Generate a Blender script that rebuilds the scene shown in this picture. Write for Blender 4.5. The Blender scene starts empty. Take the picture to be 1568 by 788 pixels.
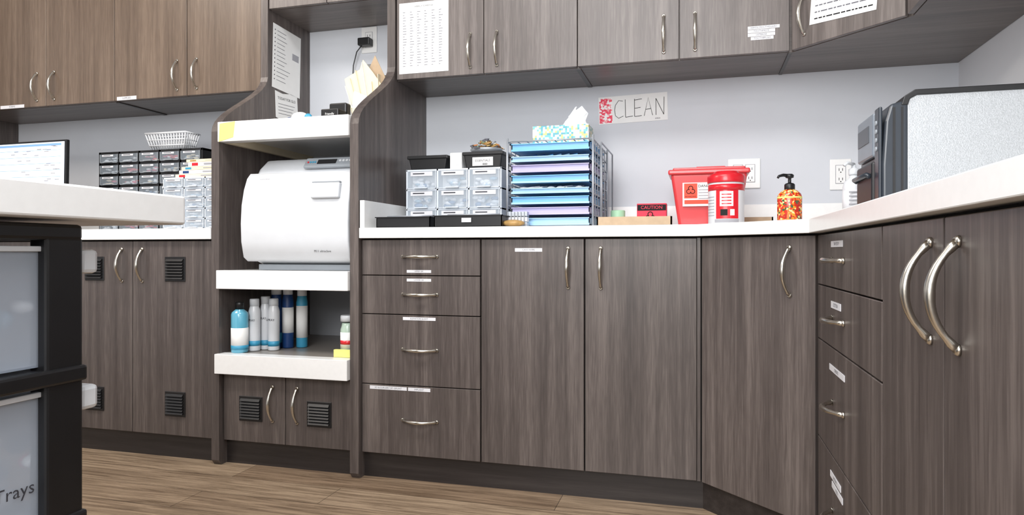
import bpy, bmesh, math, random
from mathutils import Matrix, Vector
random.seed(7)
scene = bpy.context.scene
try:
    scene.view_settings.view_transform = 'Standard'
    scene.view_settings.look = 'None'
except Exception:
    pass

def L(c):
    return tuple(((v/255.0)/12.92 if v/255.0 <= 0.04045 else ((v/255.0+0.055)/1.055)**2.4) for v in c) + (1.0,)

# ------------------------------------------------------------------ materials
def mat(name, col, rough=0.5, metal=0.0, trans=0.0, alpha_mix=0.0, emit=0.0, noise=0.0, nscale=20.0, coat=0.0, bump=0.0):
    m = bpy.data.materials.new(name); m.use_nodes = True
    nt = m.node_tree; p = nt.nodes['Principled BSDF']; out = nt.nodes['Material Output']
    c = L(col)
    p.inputs['Base Color'].default_value = c
    p.inputs['Roughness'].default_value = rough
    p.inputs['Metallic'].default_value = metal
    p.inputs['Transmission Weight'].default_value = trans
    p.inputs['Coat Weight'].default_value = coat
    if emit:
        p.inputs['Emission Color'].default_value = c
        p.inputs['Emission Strength'].default_value = emit
    if noise or bump:
        tc = nt.nodes.new('ShaderNodeTexCoord')
        n = nt.nodes.new('ShaderNodeTexNoise'); n.inputs['Scale'].default_value = nscale
        n.inputs['Detail'].default_value = 3
        nt.links.new(tc.outputs['Object'], n.inputs['Vector'])
        if noise:
            r = nt.nodes.new('ShaderNodeValToRGB')
            r.color_ramp.elements[0].position = 0.3; r.color_ramp.elements[1].position = 0.7
            r.color_ramp.elements[0].color = tuple(v*(1-noise) for v in c[:3])+(1,)
            r.color_ramp.elements[1].color = tuple(min(1, v*(1+noise)) for v in c[:3])+(1,)
            nt.links.new(n.outputs['Fac'], r.inputs['Fac'])
            nt.links.new(r.outputs['Color'], p.inputs['Base Color'])
        if bump:
            b = nt.nodes.new('ShaderNodeBump'); b.inputs['Strength'].default_value = bump
            b.inputs['Distance'].default_value = 0.002
            nt.links.new(n.outputs['Fac'], b.inputs['Height'])
            nt.links.new(b.outputs['Normal'], p.inputs['Normal'])
    if alpha_mix:
        t = nt.nodes.new('ShaderNodeBsdfTransparent'); mx = nt.nodes.new('ShaderNodeMixShader')
        mx.inputs['Fac'].default_value = alpha_mix
        nt.links.new(p.outputs[0], mx.inputs[1]); nt.links.new(t.outputs[0], mx.inputs[2])
        nt.links.new(mx.outputs[0], out.inputs['Surface'])
    return m

def wood(name, dark, mid, light, sc=(42, 42, 1.1), rough=0.36):
    m = bpy.data.materials.new(name); m.use_nodes = True
    nt = m.node_tree; N = nt.nodes; K = nt.links; p = N['Principled BSDF']
    tc = N.new('ShaderNodeTexCoord')
    mp = N.new('ShaderNodeMapping'); mp.inputs['Scale'].default_value = sc
    n1 = N.new('ShaderNodeTexNoise'); n1.inputs['Scale'].default_value = 1.0; n1.inputs['Detail'].default_value = 5; n1.inputs['Roughness'].default_value = 0.65
    mp2 = N.new('ShaderNodeMapping'); mp2.inputs['Scale'].default_value = (sc[0]*5.5, sc[1]*5.5, sc[2]*12)
    n2 = N.new('ShaderNodeTexNoise'); n2.inputs['Scale'].default_value = 1.0; n2.inputs['Detail'].default_value = 3
    mp3 = N.new('ShaderNodeMapping'); mp3.inputs['Scale'].default_value = (sc[0]*.22, sc[1]*.22, sc[2]*.35)
    n3 = N.new('ShaderNodeTexNoise'); n3.inputs['Scale'].default_value = 1.0; n3.inputs['Detail'].default_value = 2
    for a, b in ((mp, n1), (mp2, n2), (mp3, n3)):
        K.new(tc.outputs['Object'], a.inputs['Vector']); K.new(a.outputs[0], b.inputs['Vector'])
    a1 = N.new('ShaderNodeMath'); a1.operation = 'MULTIPLY_ADD'; a1.inputs[1].default_value = 0.5
    K.new(n2.outputs['Fac'], a1.inputs[0]); K.new(n1.outputs['Fac'], a1.inputs[2])
    a2 = N.new('ShaderNodeMath'); a2.operation = 'MULTIPLY_ADD'; a2.inputs[1].default_value = 0.6
    K.new(n3.outputs['Fac'], a2.inputs[0]); K.new(a1.outputs[0], a2.inputs[2])
    mr = N.new('ShaderNodeMapRange'); mr.inputs['From Min'].default_value = 0.72; mr.inputs['From Max'].default_value = 1.38
    K.new(a2.outputs[0], mr.inputs['Value'])
    r = N.new('ShaderNodeValToRGB')
    r.color_ramp.elements[0].position = 0.1; r.color_ramp.elements[0].color = L(dark)
    r.color_ramp.elements[1].position = 0.9; r.color_ramp.elements[1].color = L(light)
    e = r.color_ramp.elements.new(0.5); e.color = L(mid)
    K.new(mr.outputs[0], r.inputs['Fac']); K.new(r.outputs['Color'], p.inputs['Base Color'])
    p.inputs['Roughness'].default_value = rough
    b = N.new('ShaderNodeBump'); b.inputs['Strength'].default_value = 0.12; b.inputs['Distance'].default_value = 0.001
    K.new(a1.outputs[0], b.inputs['Height']); K.new(b.outputs['Normal'], p.inputs['Normal'])
    return m

W = wood('laminate_grey_brown', (66, 59, 57), (84, 76, 73), (108, 99, 95))
WUP = wood('laminate_upper_lit', (84, 77, 74), (101, 93, 90), (122, 114, 110))  # same laminate as W, lightened: brighter light up high painted into the colour
WUL = wood('laminate_upper_lit_warm', (90, 75, 63), (107, 91, 78), (127, 110, 95))  # same laminate again, with warm light on the left uppers painted in
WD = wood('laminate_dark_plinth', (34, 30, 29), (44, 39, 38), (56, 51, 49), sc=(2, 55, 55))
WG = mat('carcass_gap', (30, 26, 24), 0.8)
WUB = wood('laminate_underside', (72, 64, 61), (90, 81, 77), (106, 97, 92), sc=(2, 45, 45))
WHITE = mat('white_solid_surface', (236, 236, 235), 0.3, noise=0.015, nscale=60)
SHELFTOP = mat('grey_shelf_laminate', (140, 134, 128), 0.3, noise=0.05, nscale=12)
METAL = mat('brushed_nickel', (205, 200, 190), 0.24, 1.0, noise=0.04, nscale=40)
CHROME = mat('rack_wire_steel', (176, 181, 188), 0.35, 0.5, noise=0.03, nscale=40)
BLACK = mat('black_plastic', (20, 20, 22), 0.4, noise=0.1, nscale=30)
DBLACK = mat('black_matte', (8, 8, 9), 0.7, noise=0.1, nscale=30)
PAPER = mat('paper_white', (232, 232, 231), 0.8, noise=0.015, nscale=30)
LABEL = mat('label_tape', (220, 220, 224), 0.6, noise=0.02, nscale=50)
INK = mat('ink_dark', (55, 55, 62), 0.8, noise=0.05)
INKB = mat('ink_black', (18, 18, 20), 0.8, noise=0.05)
INKL = mat('ink_light', (160, 160, 166), 0.8, noise=0.05)
INKM = mat('ink_mid', (110, 110, 118), 0.8, noise=0.05)
PLATE = mat('outlet_white', (232, 232, 231), 0.35, noise=0.01)
WPLAS = mat('white_plastic', (214, 217, 221), 0.32, noise=0.015, coat=0.2)
WPLAS2 = mat('white_plastic_warm', (204, 208, 213), 0.4, noise=0.015)
GPLAS = mat('grey_plastic', (150, 156, 162), 0.4, noise=0.03)
CLEAR = mat('clear_drawer_plastic', (220, 230, 240), 0.12, alpha_mix=0.74)
CLEARD = mat('clear_drawer_smoky', (170, 180, 190), 0.2, alpha_mix=0.75)
FROST = mat('frosted_plastic', (206, 216, 230), 0.3, alpha_mix=0.62)
ORG = mat('organizer_frame_light', (218, 225, 233), 0.3, noise=0.02)
BLUE = mat('blue_tray', (112, 180, 230), 0.35, noise=0.04)
LBLUE = mat('light_blue_tray', (162, 204, 236), 0.35, noise=0.04)
PURP = mat('purple_tray', (180, 174, 216), 0.35, noise=0.04)
RED = mat('red_plastic', (206, 26, 40), 0.3, noise=0.04, coat=0.2)
SRED = mat('sharps_red', (206, 58, 62), 0.28, noise=0.05, coat=0.2)
ORED = mat('orange_red_label', (238, 74, 48), 0.5, noise=0.02)
PINK = mat('pink_red_label', (232, 30, 66), 0.5, noise=0.02)
CARD = mat('cardboard_tan', (184, 160, 132), 0.75, noise=0.08, nscale=30)
CREAM = mat('cream_card', (236, 222, 192), 0.8, noise=0.03)
YEL = mat('yellow_sticky', (232, 228, 130), 0.7, noise=0.02)
GREEN = mat('pale_green', (170, 212, 176), 0.5, noise=0.02)
DBLUE = mat('dark_blue_label', (28, 62, 116), 0.4, noise=0.05)
CYAN = mat('teal_label', (60, 150, 186), 0.4, noise=0.05)
BLIQ = mat('blue_liquid_bottle', (96, 170, 196), 0.15, noise=0.03, coat=0.3)
GOLD = mat('gold_stuff', (176, 140, 84), 0.4, noise=0.2, nscale=60)
SILV = mat('hammered_silver', (176, 179, 182), 0.45, 0.55, noise=0.14, nscale=420, bump=0.3)
SCREEN = mat('screen_white', (222, 232, 244), 0.3, emit=0.6)
SCRB = mat('screen_blue', (120, 160, 220), 0.3, emit=0.5)
TISSUE = mat('tissue', (232, 236, 240), 0.9, noise=0.02)
BAGS = [mat('content_%d' % i, c, 0.5, noise=0.1, nscale=60) for i, c in enumerate([(232, 235, 240), (96, 130, 170), (205, 214, 224), (80, 94, 112), (205, 90, 120), (150, 182, 204)])]

def pattern(name, cols, scale, rough=0.4, rnd=1.0):
    m = bpy.data.materials.new(name); m.use_nodes = True
    nt = m.node_tree; N = nt.nodes; K = nt.links; p = N['Principled BSDF']
    tc = N.new('ShaderNodeTexCoord'); v = N.new('ShaderNodeTexVoronoi'); v.inputs['Scale'].default_value = scale
    v.inputs['Randomness'].default_value = rnd
    K.new(tc.outputs['Object'], v.inputs['Vector'])
    r = N.new('ShaderNodeValToRGB'); r.color_ramp.interpolation = 'CONSTANT'
    n = len(cols)
    r.color_ramp.elements[0].position = 0; r.color_ramp.elements[0].color = L(cols[0])
    r.color_ramp.elements[1].position = 1.0/n; r.color_ramp.elements[1].color = L(cols[1])
    for i in range(2, n):
        e = r.color_ramp.elements.new(i/n); e.color = L(cols[i])
    s = N.new('ShaderNodeSeparateColor'); K.new(v.outputs['Color'], s.inputs[0])
    K.new(s.outputs[0], r.inputs['Fac']); K.new(r.outputs['Color'], p.inputs['Base Color'])
    p.inputs['Roughness'].default_value = rough
    return m
SOAPP = pattern('talavera_pattern', [(204, 50, 30), (236, 150, 40), (244, 224, 150), (180, 40, 30), (60, 90, 60), (236, 120, 50), (190, 50, 30)], 170, 0.2)
TISP = pattern('tissue_box_pattern', [(232, 234, 226), (120, 190, 192), (232, 234, 226), (208, 196, 130), (96, 168, 180), (234, 234, 230)], 130, 0.5, 0.15)
NOODLE = pattern('assorted_bits', [(190, 160, 100), (90, 70, 50), (230, 220, 200), (120, 130, 90), (200, 120, 60)], 90, 0.5)
REDBRICK = pattern('red_scribble', [(240, 238, 238), (236, 90, 110), (242, 170, 175), (230, 70, 95), (245, 240, 240)], 130, 0.8)

# ------------------------------------------------------------------ mesh builder
def T(x, y, z): return Matrix.Translation((x, y, z))
def RX(a): return Matrix.Rotation(math.radians(a), 4, 'X')
def RY(a): return Matrix.Rotation(math.radians(a), 4, 'Y')
def RZ(a): return Matrix.Rotation(math.radians(a), 4, 'Z')
_tc = {}
def textmesh(s, size):
    k = (s, size)
    if k in _tc: return _tc[k]
    cu = bpy.data.curves.new('t', 'FONT'); cu.body = s; cu.size = size; cu.align_x = 'CENTER'; cu.align_y = 'CENTER'
    cu.resolution_u = 2
    ob = bpy.data.objects.new('t', cu); scene.collection.objects.link(ob)
    bpy.context.view_layer.update()
    dg = bpy.context.evaluated_depsgraph_get()
    me = bpy.data.meshes.new_from_object(ob.evaluated_get(dg))
    v = [tuple(x.co) for x in me.vertices]; f = [tuple(p.vertices) for p in me.polygons]
    bpy.data.objects.remove(ob); bpy.data.meshes.remove(me); bpy.data.curves.remove(cu)
    _tc[k] = (v, f); return _tc[k]

class B:
    def __init__(s, name):
        s.name = name; s.bm = bmesh.new(); s.mats = []
    def mi(s, m):
        if m not in s.mats: s.mats.append(m)
        return s.mats.index(m)
    def add(s, verts, faces, m, M=None, smooth=False):
        i = s.mi(m)
        vs = [s.bm.verts.new((M @ Vector(v)) if M else v) for v in verts]
        for f in faces:
            try:
                fc = s.bm.faces.new([vs[k] for k in f]); fc.material_index = i; fc.smooth = smooth
            except ValueError:
                pass
    def _tmp(s, verts, faces, m, M, bev, seg=2, ang=30, smooth=False):
        t = bmesh.new(); vs = [t.verts.new(v) for v in verts]
        for f in faces: t.faces.new([vs[k] for k in f])
        bmesh.ops.recalc_face_normals(t, faces=t.faces)
        if bev:
            es = [e for e in t.edges if len(e.link_faces) == 2 and e.calc_face_angle(0) > math.radians(ang)]
            bmesh.ops.bevel(t, geom=es, offset=bev, segments=seg, affect='EDGES', profile=0.5, clamp_overlap=True)
        t.verts.index_update()
        V = [tuple(v.co) for v in t.verts]; F = [tuple(v.index for v in f.verts) for f in t.faces]
        t.free(); s.add(V, F, m, M, smooth)
    def box(s, x0, x1, y0, y1, z0, z1, m, M=None, bev=0, seg=2, smooth=False):
        v = [(x0, y0, z0), (x1, y0, z0), (x1, y1, z0), (x0, y1, z0), (x0, y0, z1), (x1, y0, z1), (x1, y1, z1), (x0, y1, z1)]
        f = [(3, 2, 1, 0), (4, 5, 6, 7), (0, 1, 5, 4), (1, 2, 6, 5), (2, 3, 7, 6), (3, 0, 4, 7)]
        if bev: s._tmp(v, f, m, M, bev, seg, smooth=smooth)
        else: s.add(v, f, m, M)
    def frustum(s, x0, x1, y0, y1, z0, z1, tx, ty, m, M=None, bev=0, seg=2):
        v = [(x0+tx, y0+ty, z0), (x1-tx, y0+ty, z0), (x1-tx, y1-ty, z0), (x0+tx, y1-ty, z0), (x0, y0, z1), (x1, y0, z1), (x1, y1, z1), (x0, y1, z1)]
        f = [(3, 2, 1, 0), (4, 5, 6, 7), (0, 1, 5, 4), (1, 2, 6, 5), (2, 3, 7, 6), (3, 0, 4, 7)]
        s._tmp(v, f, m, M, bev, seg)
    def prism(s, pts, lo, hi, m, axis='z', M=None, bev=0, seg=2, ang=30, smooth=False):
        n = len(pts)
        if axis == 'z': v = [(a, b, lo) for a, b in pts]+[(a, b, hi) for a, b in pts]
        elif axis == 'x': v = [(lo, a, b) for a, b in pts]+[(hi, a, b) for a, b in pts]
        else: v = [(a, lo, b) for a, b in pts]+[(a, hi, b) for a, b in pts]
        f = [tuple(range(n))[::-1], tuple(range(n, 2*n))]+[(i, (i+1) % n, (i+1) % n+n, i+n) for i in range(n)]
        s._tmp(v, f, m, M, bev, seg, ang, smooth)
    def lathe(s, prof, m, M=None, seg=28, sx=1.0, sy=1.0, smooth=True):
        v = []; f = []
        for r, z in prof:
            for k in range(seg):
                a = 2*math.pi*k/seg; v.append((r*math.cos(a)*sx, r*math.sin(a)*sy, z))
        for i in range(len(prof)-1):
            for k in range(seg):
                k2 = (k+1) % seg; f.append((i*seg+k, i*seg+k2, (i+1)*seg+k2, (i+1)*seg+k))
        s.add(v, f, m, M, smooth)
        for i, (r, z) in ((0, prof[0]), (len(prof)-1, prof[-1])):
            if r > 1e-6:
                s.add([(r*math.cos(2*math.pi*k/seg)*sx, r*math.sin(2*math.pi*k/seg)*sy, z) for k in range(seg)], [tuple(range(seg))], m, M, False)
    def tube(s, pts, r, m, M=None, seg=8, closed=False, flat=1.0):
        P = [Vector(p) for p in pts]; n = len(P); rs = r if isinstance(r, (list, tuple)) else [r]*n
        v = []; f = []; up = None
        for i in range(n):
            if closed: d = P[(i+1) % n]-P[i-1]
            else: d = P[min(i+1, n-1)]-P[max(i-1, 0)]
            d.normalize()
            if up is None:
                up = Vector((0, 0, 1)) if abs(d.z) < 0.9 else Vector((1, 0, 0))
            a = d.cross(up); a.normalize(); b = a.cross(d); b.normalize(); up = b
            for k in range(seg):
                t = 2*math.pi*k/seg; v.append(tuple(P[i]+a*math.cos(t)*rs[i]*flat+b*math.sin(t)*rs[i]))
        m_ = n if closed else n-1
        for i in range(m_):
            j = (i+1) % n
            for k in range(seg):
                k2 = (k+1) % seg; f.append((i*seg+k, i*seg+k2, j*seg+k2, j*seg+k))
        if not closed:
            f.append(tuple(range(seg))); f.append(tuple(range((n-1)*seg, n*seg)))
        s.add(v, f, m, M, True)
    def blob(s, c, r, m, M=None, seg=12, rings=8):
        v = []; f = []
        for i in range(rings+1):
            ph = math.pi*i/rings
            for k in range(seg):
                a = 2*math.pi*k/seg
                v.append((c[0]+r[0]*math.sin(ph)*math.cos(a), c[1]+r[1]*math.sin(ph)*math.sin(a), c[2]+r[2]*math.cos(ph)))
        for i in range(rings):
            for k in range(seg):
                k2 = (k+1) % seg; f.append((i*seg+k, i*seg+k2, (i+1)*seg+k2, (i+1)*seg+k))
        s.add(v, f, m, M, True)
    def text(s, t, size, m, M):       # text in local XZ plane, facing local -Y
        v, f = textmesh(t, size)
        s.add(v, f, m, M @ RX(90))
    def tray(s, x0, x1, y0, y1, z0, z1, m, th=0.003, M=None, rim=0.006):
        s.box(x0, x1, y0, y1, z0, z0+th, m, M)
        s.box(x0, x1, y0, y0+th, z0, z1, m, M); s.box(x0, x1, y1-th, y1, z0, z1, m, M)
        s.box(x0, x0+th, y0, y1, z0, z1, m, M); s.box(x1-th, x1, y0, y1, z0, z1, m, M)
        if rim:
            s.box(x0-rim, x1+rim, y0-rim, y0, z1-th, z1, m, M); s.box(x0-rim, x1+rim, y1, y1+rim, z1-th, z1, m, M)
            s.box(x0-rim, x0, y0-rim, y1+rim, z1-th, z1, m, M); s.box(x1, x1+rim, y0-rim, y1+rim, z1-th, z1, m, M)
    def done(s, recalc=True):
        s.bm.verts.ensure_lookup_table()
        bmesh.ops.remove_doubles(s.bm, verts=s.bm.verts, dist=1e-6)
        if recalc: bmesh.ops.recalc_face_normals(s.bm, faces=s.bm.faces)
        me = bpy.data.meshes.new(s.name); s.bm.to_mesh(me); s.bm.free()
        for m in s.mats: me.materials.append(m)
        ob = bpy.data.objects.new(s.name, me); scene.collection.objects.link(ob)
        return ob

def door(b, M, x0, x1, z0, z1, g=0.0016, th=0.018, m=None):
    b.box(x0+g, x1-g, 0, th, z0+g, z1-g, m or W, M, bev=0.0012, seg=1)
def pull(b, M, x, z, vert=True, ln=0.130, out=0.030):
    pts = []; rs = []
    n = 18
    for i in range(n+1):
        s_ = -1+2*i/n
        o = out*(1-abs(s_)**2.2)
        l = s_*ln/2*(0.96+0.04*abs(s_))
        pts.append((x, -0.002-o, z+l) if vert else (x+l, -0.002-o, z))
        rs.append(0.0038+0.0030*(1-abs(s_)) + (0.0018 if abs(s_) > 0.88 else 0))
    b.tube(pts, rs, METAL, M, seg=12)
    for e in (-1, 1):
        l = e*ln/2
        c = (x, 0, z+l) if vert else (x+l, 0, z)
        b.lathe([(0.0075, 0), (0.0072, 0.003), (0.005, 0.006)], METAL, M @ T(*c) @ RX(90), seg=12)
def label(b, M, x0, x1, z0, z1, txt=None, m=None):
    b.box(x0, x1, -0.0012, 0.0, z0, z1, m or LABEL, M)
    if txt:
        b.text(txt, (z1-z0)*0.75, INKM, M @ T((x0+x1)/2, -0.0017, (z0+z1)/2))
def vent(b, M, x, z, w=0.097, h=0.098):
    b.box(x-w/2, x+w/2, -0.004, 0, z-h/2, z+h/2, BLACK, M, bev=0.0015, seg=1)
    b.box(x-w/2+.008, x+w/2-.008, -0.0045, -0.004, z-h/2+.008, z+h/2-.008, DBLACK, M)
    for i in range(7):
        zz = z-h/2+0.014+i*(h-0.028)/6
        b.box(-(w/2-.008), (w/2-.008), -0.001, 0.001, -0.0055, 0.0055, BLACK, M @ T(x, -0.008, zz) @ RX(-35))

def frame(ox, oy, dx, dy):
    l = math.hypot(dx, dy); dx /= l; dy /= l
    return Matrix(((dx, -dy, 0, ox), (dy, dx, 0, oy), (0, 0, 1, 0), (0, 0, 0, 1)))
YF = 2.22; YW = 2.83; XR = 0.92; YU = 2.51
ZC0 = 0.870; ZC = 0.908
FB = T(0, YF, 0); FD = frame(0.0, YF, 1, -1); FR = frame(0.30, 1.92, 0, -1)
UB = T(0, YU, 0); UD = frame(0.305, YU, 1, -1); UR = frame(0.59, 2.225, 0, -1)

# ------------------------------------------------------------------ room
b = B('floor'); b.box(-4.2, XR+.1, -3.2, YW+.1, -0.05, 0, W); fl = b.done()
m = bpy.data.materials.new('vinyl_plank'); m.use_nodes = True
nt = m.node_tree; N = nt.nodes; K = nt.links; p = N['Principled BSDF']
tc = N.new('ShaderNodeTexCoord'); br = N.new('ShaderNodeTexBrick'); br.inputs['Scale'].default_value = 1.0
br.inputs['Brick Width'].default_value = 1.2; br.inputs['Row Height'].default_value = 0.15
br.inputs['Mortar Size'].default_value = 0.0012; br.offset = 0.37
br.inputs['Color1'].default_value = L((164, 144, 120)); br.inputs['Color2'].default_value = L((140, 119, 97)); br.inputs['Mortar'].default_value = L((84, 70, 58))
K.new(tc.outputs['Object'], br.inputs['Vector'])
mp = N.new('ShaderNodeMapping'); mp.inputs['Scale'].default_value = (2.6, 46, 1); n1 = N.new('ShaderNodeTexNoise'); n1.inputs['Scale'].default_value = 1; n1.inputs['Detail'].default_value = 7; n1.inputs['Roughness'].default_value = 0.75
n1.inputs['Distortion'].default_value = 0.5
K.new(tc.outputs['Object'], mp.inputs[0]); K.new(mp.outputs[0], n1.inputs['Vector'])
r = N.new('ShaderNodeValToRGB'); r.color_ramp.elements[0].position = 0.36; r.color_ramp.elements[0].color = (0.36, 0.32, 0.29, 1); r.color_ramp.elements[1].position = 0.60; r.color_ramp.elements[1].color = (1.08, 1.08, 1.08, 1)
K.new(n1.outputs['Fac'], r.inputs['Fac'])
mx = N.new('ShaderNodeMix'); mx.data_type = 'RGBA'; mx.blend_type = 'MULTIPLY'; mx.inputs[0].default_value = 0.95
K.new(br.outputs['Color'], mx.inputs[6]); K.new(r.outputs['Color'], mx.inputs[7]); K.new(mx.outputs[2], p.inputs['Base Color'])
p.inputs['Roughness'].default_value = 0.45
fl.data.materials.clear(); fl.data.materials.append(m)

WALLM = mat('wall_paint_grey', (202, 205, 211), 0.75, noise=0.015, nscale=6, bump=0.05)
WALLW = mat('wall_paint_light', (220, 222, 225), 0.75, noise=0.015, nscale=6)
b = B('wall_back'); b.box(-4.2, XR+.1, YW, YW+.1, 0, 2.75, WALLM); b.done()
b = B('wall_right'); b.box(XR, XR+.1, -3.2, YW, 0, 2.75, WALLW); b.done()
b = B('wall_left'); b.box(-4.2, -4.1, -3.2, YW, 0, 2.75, WALLM); b.done()
b = B('ceiling'); b.box(-4.2, XR+.1, -3.2, YW+.1, 2.75, 2.8, WALLW); b.done()

# ------------------------------------------------------------------ base cabinets (right L)
b = B('base_cabinet')
poly = [(-1.185, 2.239), (0.008, 2.239), (0.319, 1.928), (0.319, -1.0), (XR-.002, -1.0), (XR-.002, YW-.002), (-1.185, YW-.002)]
b.prism(poly, 0.093, ZC0, WG)
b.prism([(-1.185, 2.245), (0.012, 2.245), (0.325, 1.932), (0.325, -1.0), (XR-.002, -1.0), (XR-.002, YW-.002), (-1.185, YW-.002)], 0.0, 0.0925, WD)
dz = [0.093, 0.344, 0.597, 0.737, 0.866]
for i in range(4):
    door(b, FB, -1.183, -0.729, dz[i], dz[i+1])
    pull(b, FB, -0.955, (dz[i]+dz[i+1])/2+0.003, False)
label(b, FB, -1.005, -0.912, .747, .757, 'UPPER GR'); label(b, FB, -1.005, -0.912, .716, .726, 'LOWER GR')
label(b, FB, -1.02, -0.895, .578, .589, 'ELEVATORS & EXT'); label(b, FB, -1.15, -1.005, .326, .338, 'SO & SURGERY BY GRUNT'); label(b, FB, -1.0, -0.915, .326, .338, 'IMPLANT')
door(b, FB, -0.727, -0.367, 0.093, 0.866); door(b, FB, -0.365, -0.006, 0.093, 0.866)
b.box(-0.006, 0.004, 0.004, 0.03, 0.093, 0.866, W, FB)
pull(b, FB, -0.421, 0.768); pull(b, FB, -0.312, 0.768)
label(b, FB, -0.605, -0.51, .822, .834, 'CAVI-WIPE')
door(b, FD, 0.010, 0.418, 0.093, 0.866); pull(b, FD, 0.338, 0.768)
for i in range(4):
    door(b, FR, 0.004, 0.645, dz[i], dz[i+1])
    pull(b, FR, 0.27, (dz[i]+dz[i+1])/2, False)
label(b, FR, .19, .32, .832, .846, 'TRAY SETUP'); label(b, FR, .19, .30, .69, .706, 'COTTON'); label(b, FR, .17, .34, .542, .556, 'CEMENTS'); label(b, FR, .18, .30, .292, .306, 'ROTARY')
label(b, FR, .20, .32, .272, .286, 'FILES')
xx = 0.648
for k in range(5):
    door(b, FR, xx, xx+0.298, 0.093, 0.866)
    pull(b, FR, xx+0.298-0.048 if k % 2 == 0 else xx+0.052, 0.768)
    xx += 0.30
b.done()

b = B('countertop')
b.prism([(-1.183, 2.198), (-0.009, 2.198), (0.278, 1.911), (0.278, -1.02), (XR-.001, -1.02), (XR-.001, YW-.001), (-1.183, YW-.001)], ZC0+.0005, ZC, WHITE, bev=0.002, seg=2)
b.done()
b = B('backsplash_back'); b.box(-1.165, XR-.018, YW-.018, YW-.001, ZC+.0003, 1.008, WHITE, bev=0.001); b.done()
b = B('backsplash_right'); b.box(XR-.018, XR-.001, -1.02, YW-.001, ZC+.0003, 1.008, WHITE, bev=0.001); b.done()
b = B('backsplash_side'); b.box(-1.183, -1.165, 2.205, YW-.001, ZC+.0003, 1.008, WHITE, bev=0.001); b.done()

# ------------------------------------------------------------------ left base cabinet
b = B('base_cabinet')
b.box(-3.57, -1.817, 2.239, YW-.002, 0.093, ZC0, WG)
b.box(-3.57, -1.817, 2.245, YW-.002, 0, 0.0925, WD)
xs = [-1.822, -2.209, -2.596, -2.983, -3.57]
for i in range(4):
    door(b, FB, xs[i+1], xs[i], 0.093, 0.866)
pull(b, FB, -2.261, 0.768); pull(b, FB, -2.160, 0.768)
for x in (-2.0, -2.40):
    vent(b, FB, x, 0.753); vent(b, FB, x, 0.219)
b.done()
b = B('countertop')
b.box(-3.57, -1.817, 2.198, YW-.001, ZC0+.0005, ZC+.006, WHITE, bev=0.002)
b.done()
b = B('backsplash_left'); b.box(-3.57, -1.817, YW-.018, YW-.001, ZC+.0063, 1.008, WHITE, bev=0.001); b.done()
b = B('tall_cabinet')
b.box(-4.09, -3.58, 2.239, YW-.002, 0.0, 2.3, W)
door(b, FB, -4.09, -3.835, 0.093, 2.29); door(b, FB, -3.835, -3.58, 0.093, 2.29)
pull(b, FB, -3.88, 1.1); pull(b, FB, -3.79, 1.1)
b.done()

# ------------------------------------------------------------------ tower
b = B('storage_tower')
prof = [(YW-.002, 0), (2.215, 0), (2.20, 0.02), (2.20, 1.27)]
for i in range(15):
    t = i/14; s_ = t*t*(3-2*t)
    prof.append((2.20+0.305*s_, 1.285+0.285*t))
prof += [(2.505, 2.30), (YW-.002, 2.30)]
b.prism(prof, -1.8145, -1.780, W, 'x'); b.prism(prof, -1.220, -1.1855, W, 'x')
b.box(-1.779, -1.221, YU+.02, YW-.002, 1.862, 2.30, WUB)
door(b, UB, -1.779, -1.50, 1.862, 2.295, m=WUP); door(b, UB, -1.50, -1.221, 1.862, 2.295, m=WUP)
b.box(-1.779, -1.221, 2.235, YW-.003, 1.272, 1.318, WHITE)
b.box(-1.779, -1.221, 2.19, 2.235, 1.243, 1.319, WHITE, bev=0.002)
b.box(-1.779, -1.76, 2.235, YW-.003, 1.243, 1.272, CREAM)
b.box(-1.779, -1.221, 2.235, YW-.003, 0.705, 0.750, WHITE)
b.box(-1.782, -1.221, 2.185, 2.235, 0.680, 0.751, WHITE, bev=0.002)
b.box(-1.779, -1.221, 2.235, YW-.003, 0.385, 0.430, SHELFTOP)
b.box(-1.786, -1.221, 2.180, 2.235, 0.356, 0.431, WHITE, bev=0.002)
b.box(-1.779, -1.221, 2.239, YW-.003, 0.0925, 0.354, WG)
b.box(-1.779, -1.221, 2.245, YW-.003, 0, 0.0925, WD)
door(b, FB, -1.776, -1.501, 0.093, 0.350); door(b, FB, -1.501, -1.224, 0.093, 0.350)
pull(b, FB, -1.556, 0.246); pull(b, FB, -1.450, 0.246)
vent(b, FB, -1.652, 0.222, .102, .095); vent(b, FB, -1.357, 0.219, .102, .095)
b.prism([(-1.772, 1.243), (-1.708, 1.258), (-1.70, 1.318), (-1.768, 1.312)], 2.1885, 2.19, YEL, 'y')
b.done()

# ------------------------------------------------------------------ upper cabinets
ZU = 1.517
b = B('upper_cabinet')
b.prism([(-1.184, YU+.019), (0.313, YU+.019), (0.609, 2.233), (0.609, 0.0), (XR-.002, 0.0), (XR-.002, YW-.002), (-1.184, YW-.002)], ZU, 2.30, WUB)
ux = [-1.182, -0.811, -0.441, -0.069, 0.303]
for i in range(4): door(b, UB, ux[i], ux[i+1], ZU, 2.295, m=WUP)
for x in (-0.866, -0.757, -0.124, -0.014): pull(b, UB, x, 1.612)
b.box(-0.450, -0.432, YU+.02, YW-.01, ZU-.004, ZU, WD); b.box(0.30, 0.312, YU+.02, YW-.01, ZU-.004, ZU, WD)
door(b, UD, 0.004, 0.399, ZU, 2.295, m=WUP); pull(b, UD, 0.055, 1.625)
x = 0.004
for k in range(4):
    door(b, UR, x, x+0.42, ZU, 2.295, m=WUP); pull(b, UR, x+(0.37 if k % 2 == 0 else 0.05), 1.612); x += 0.422
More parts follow.
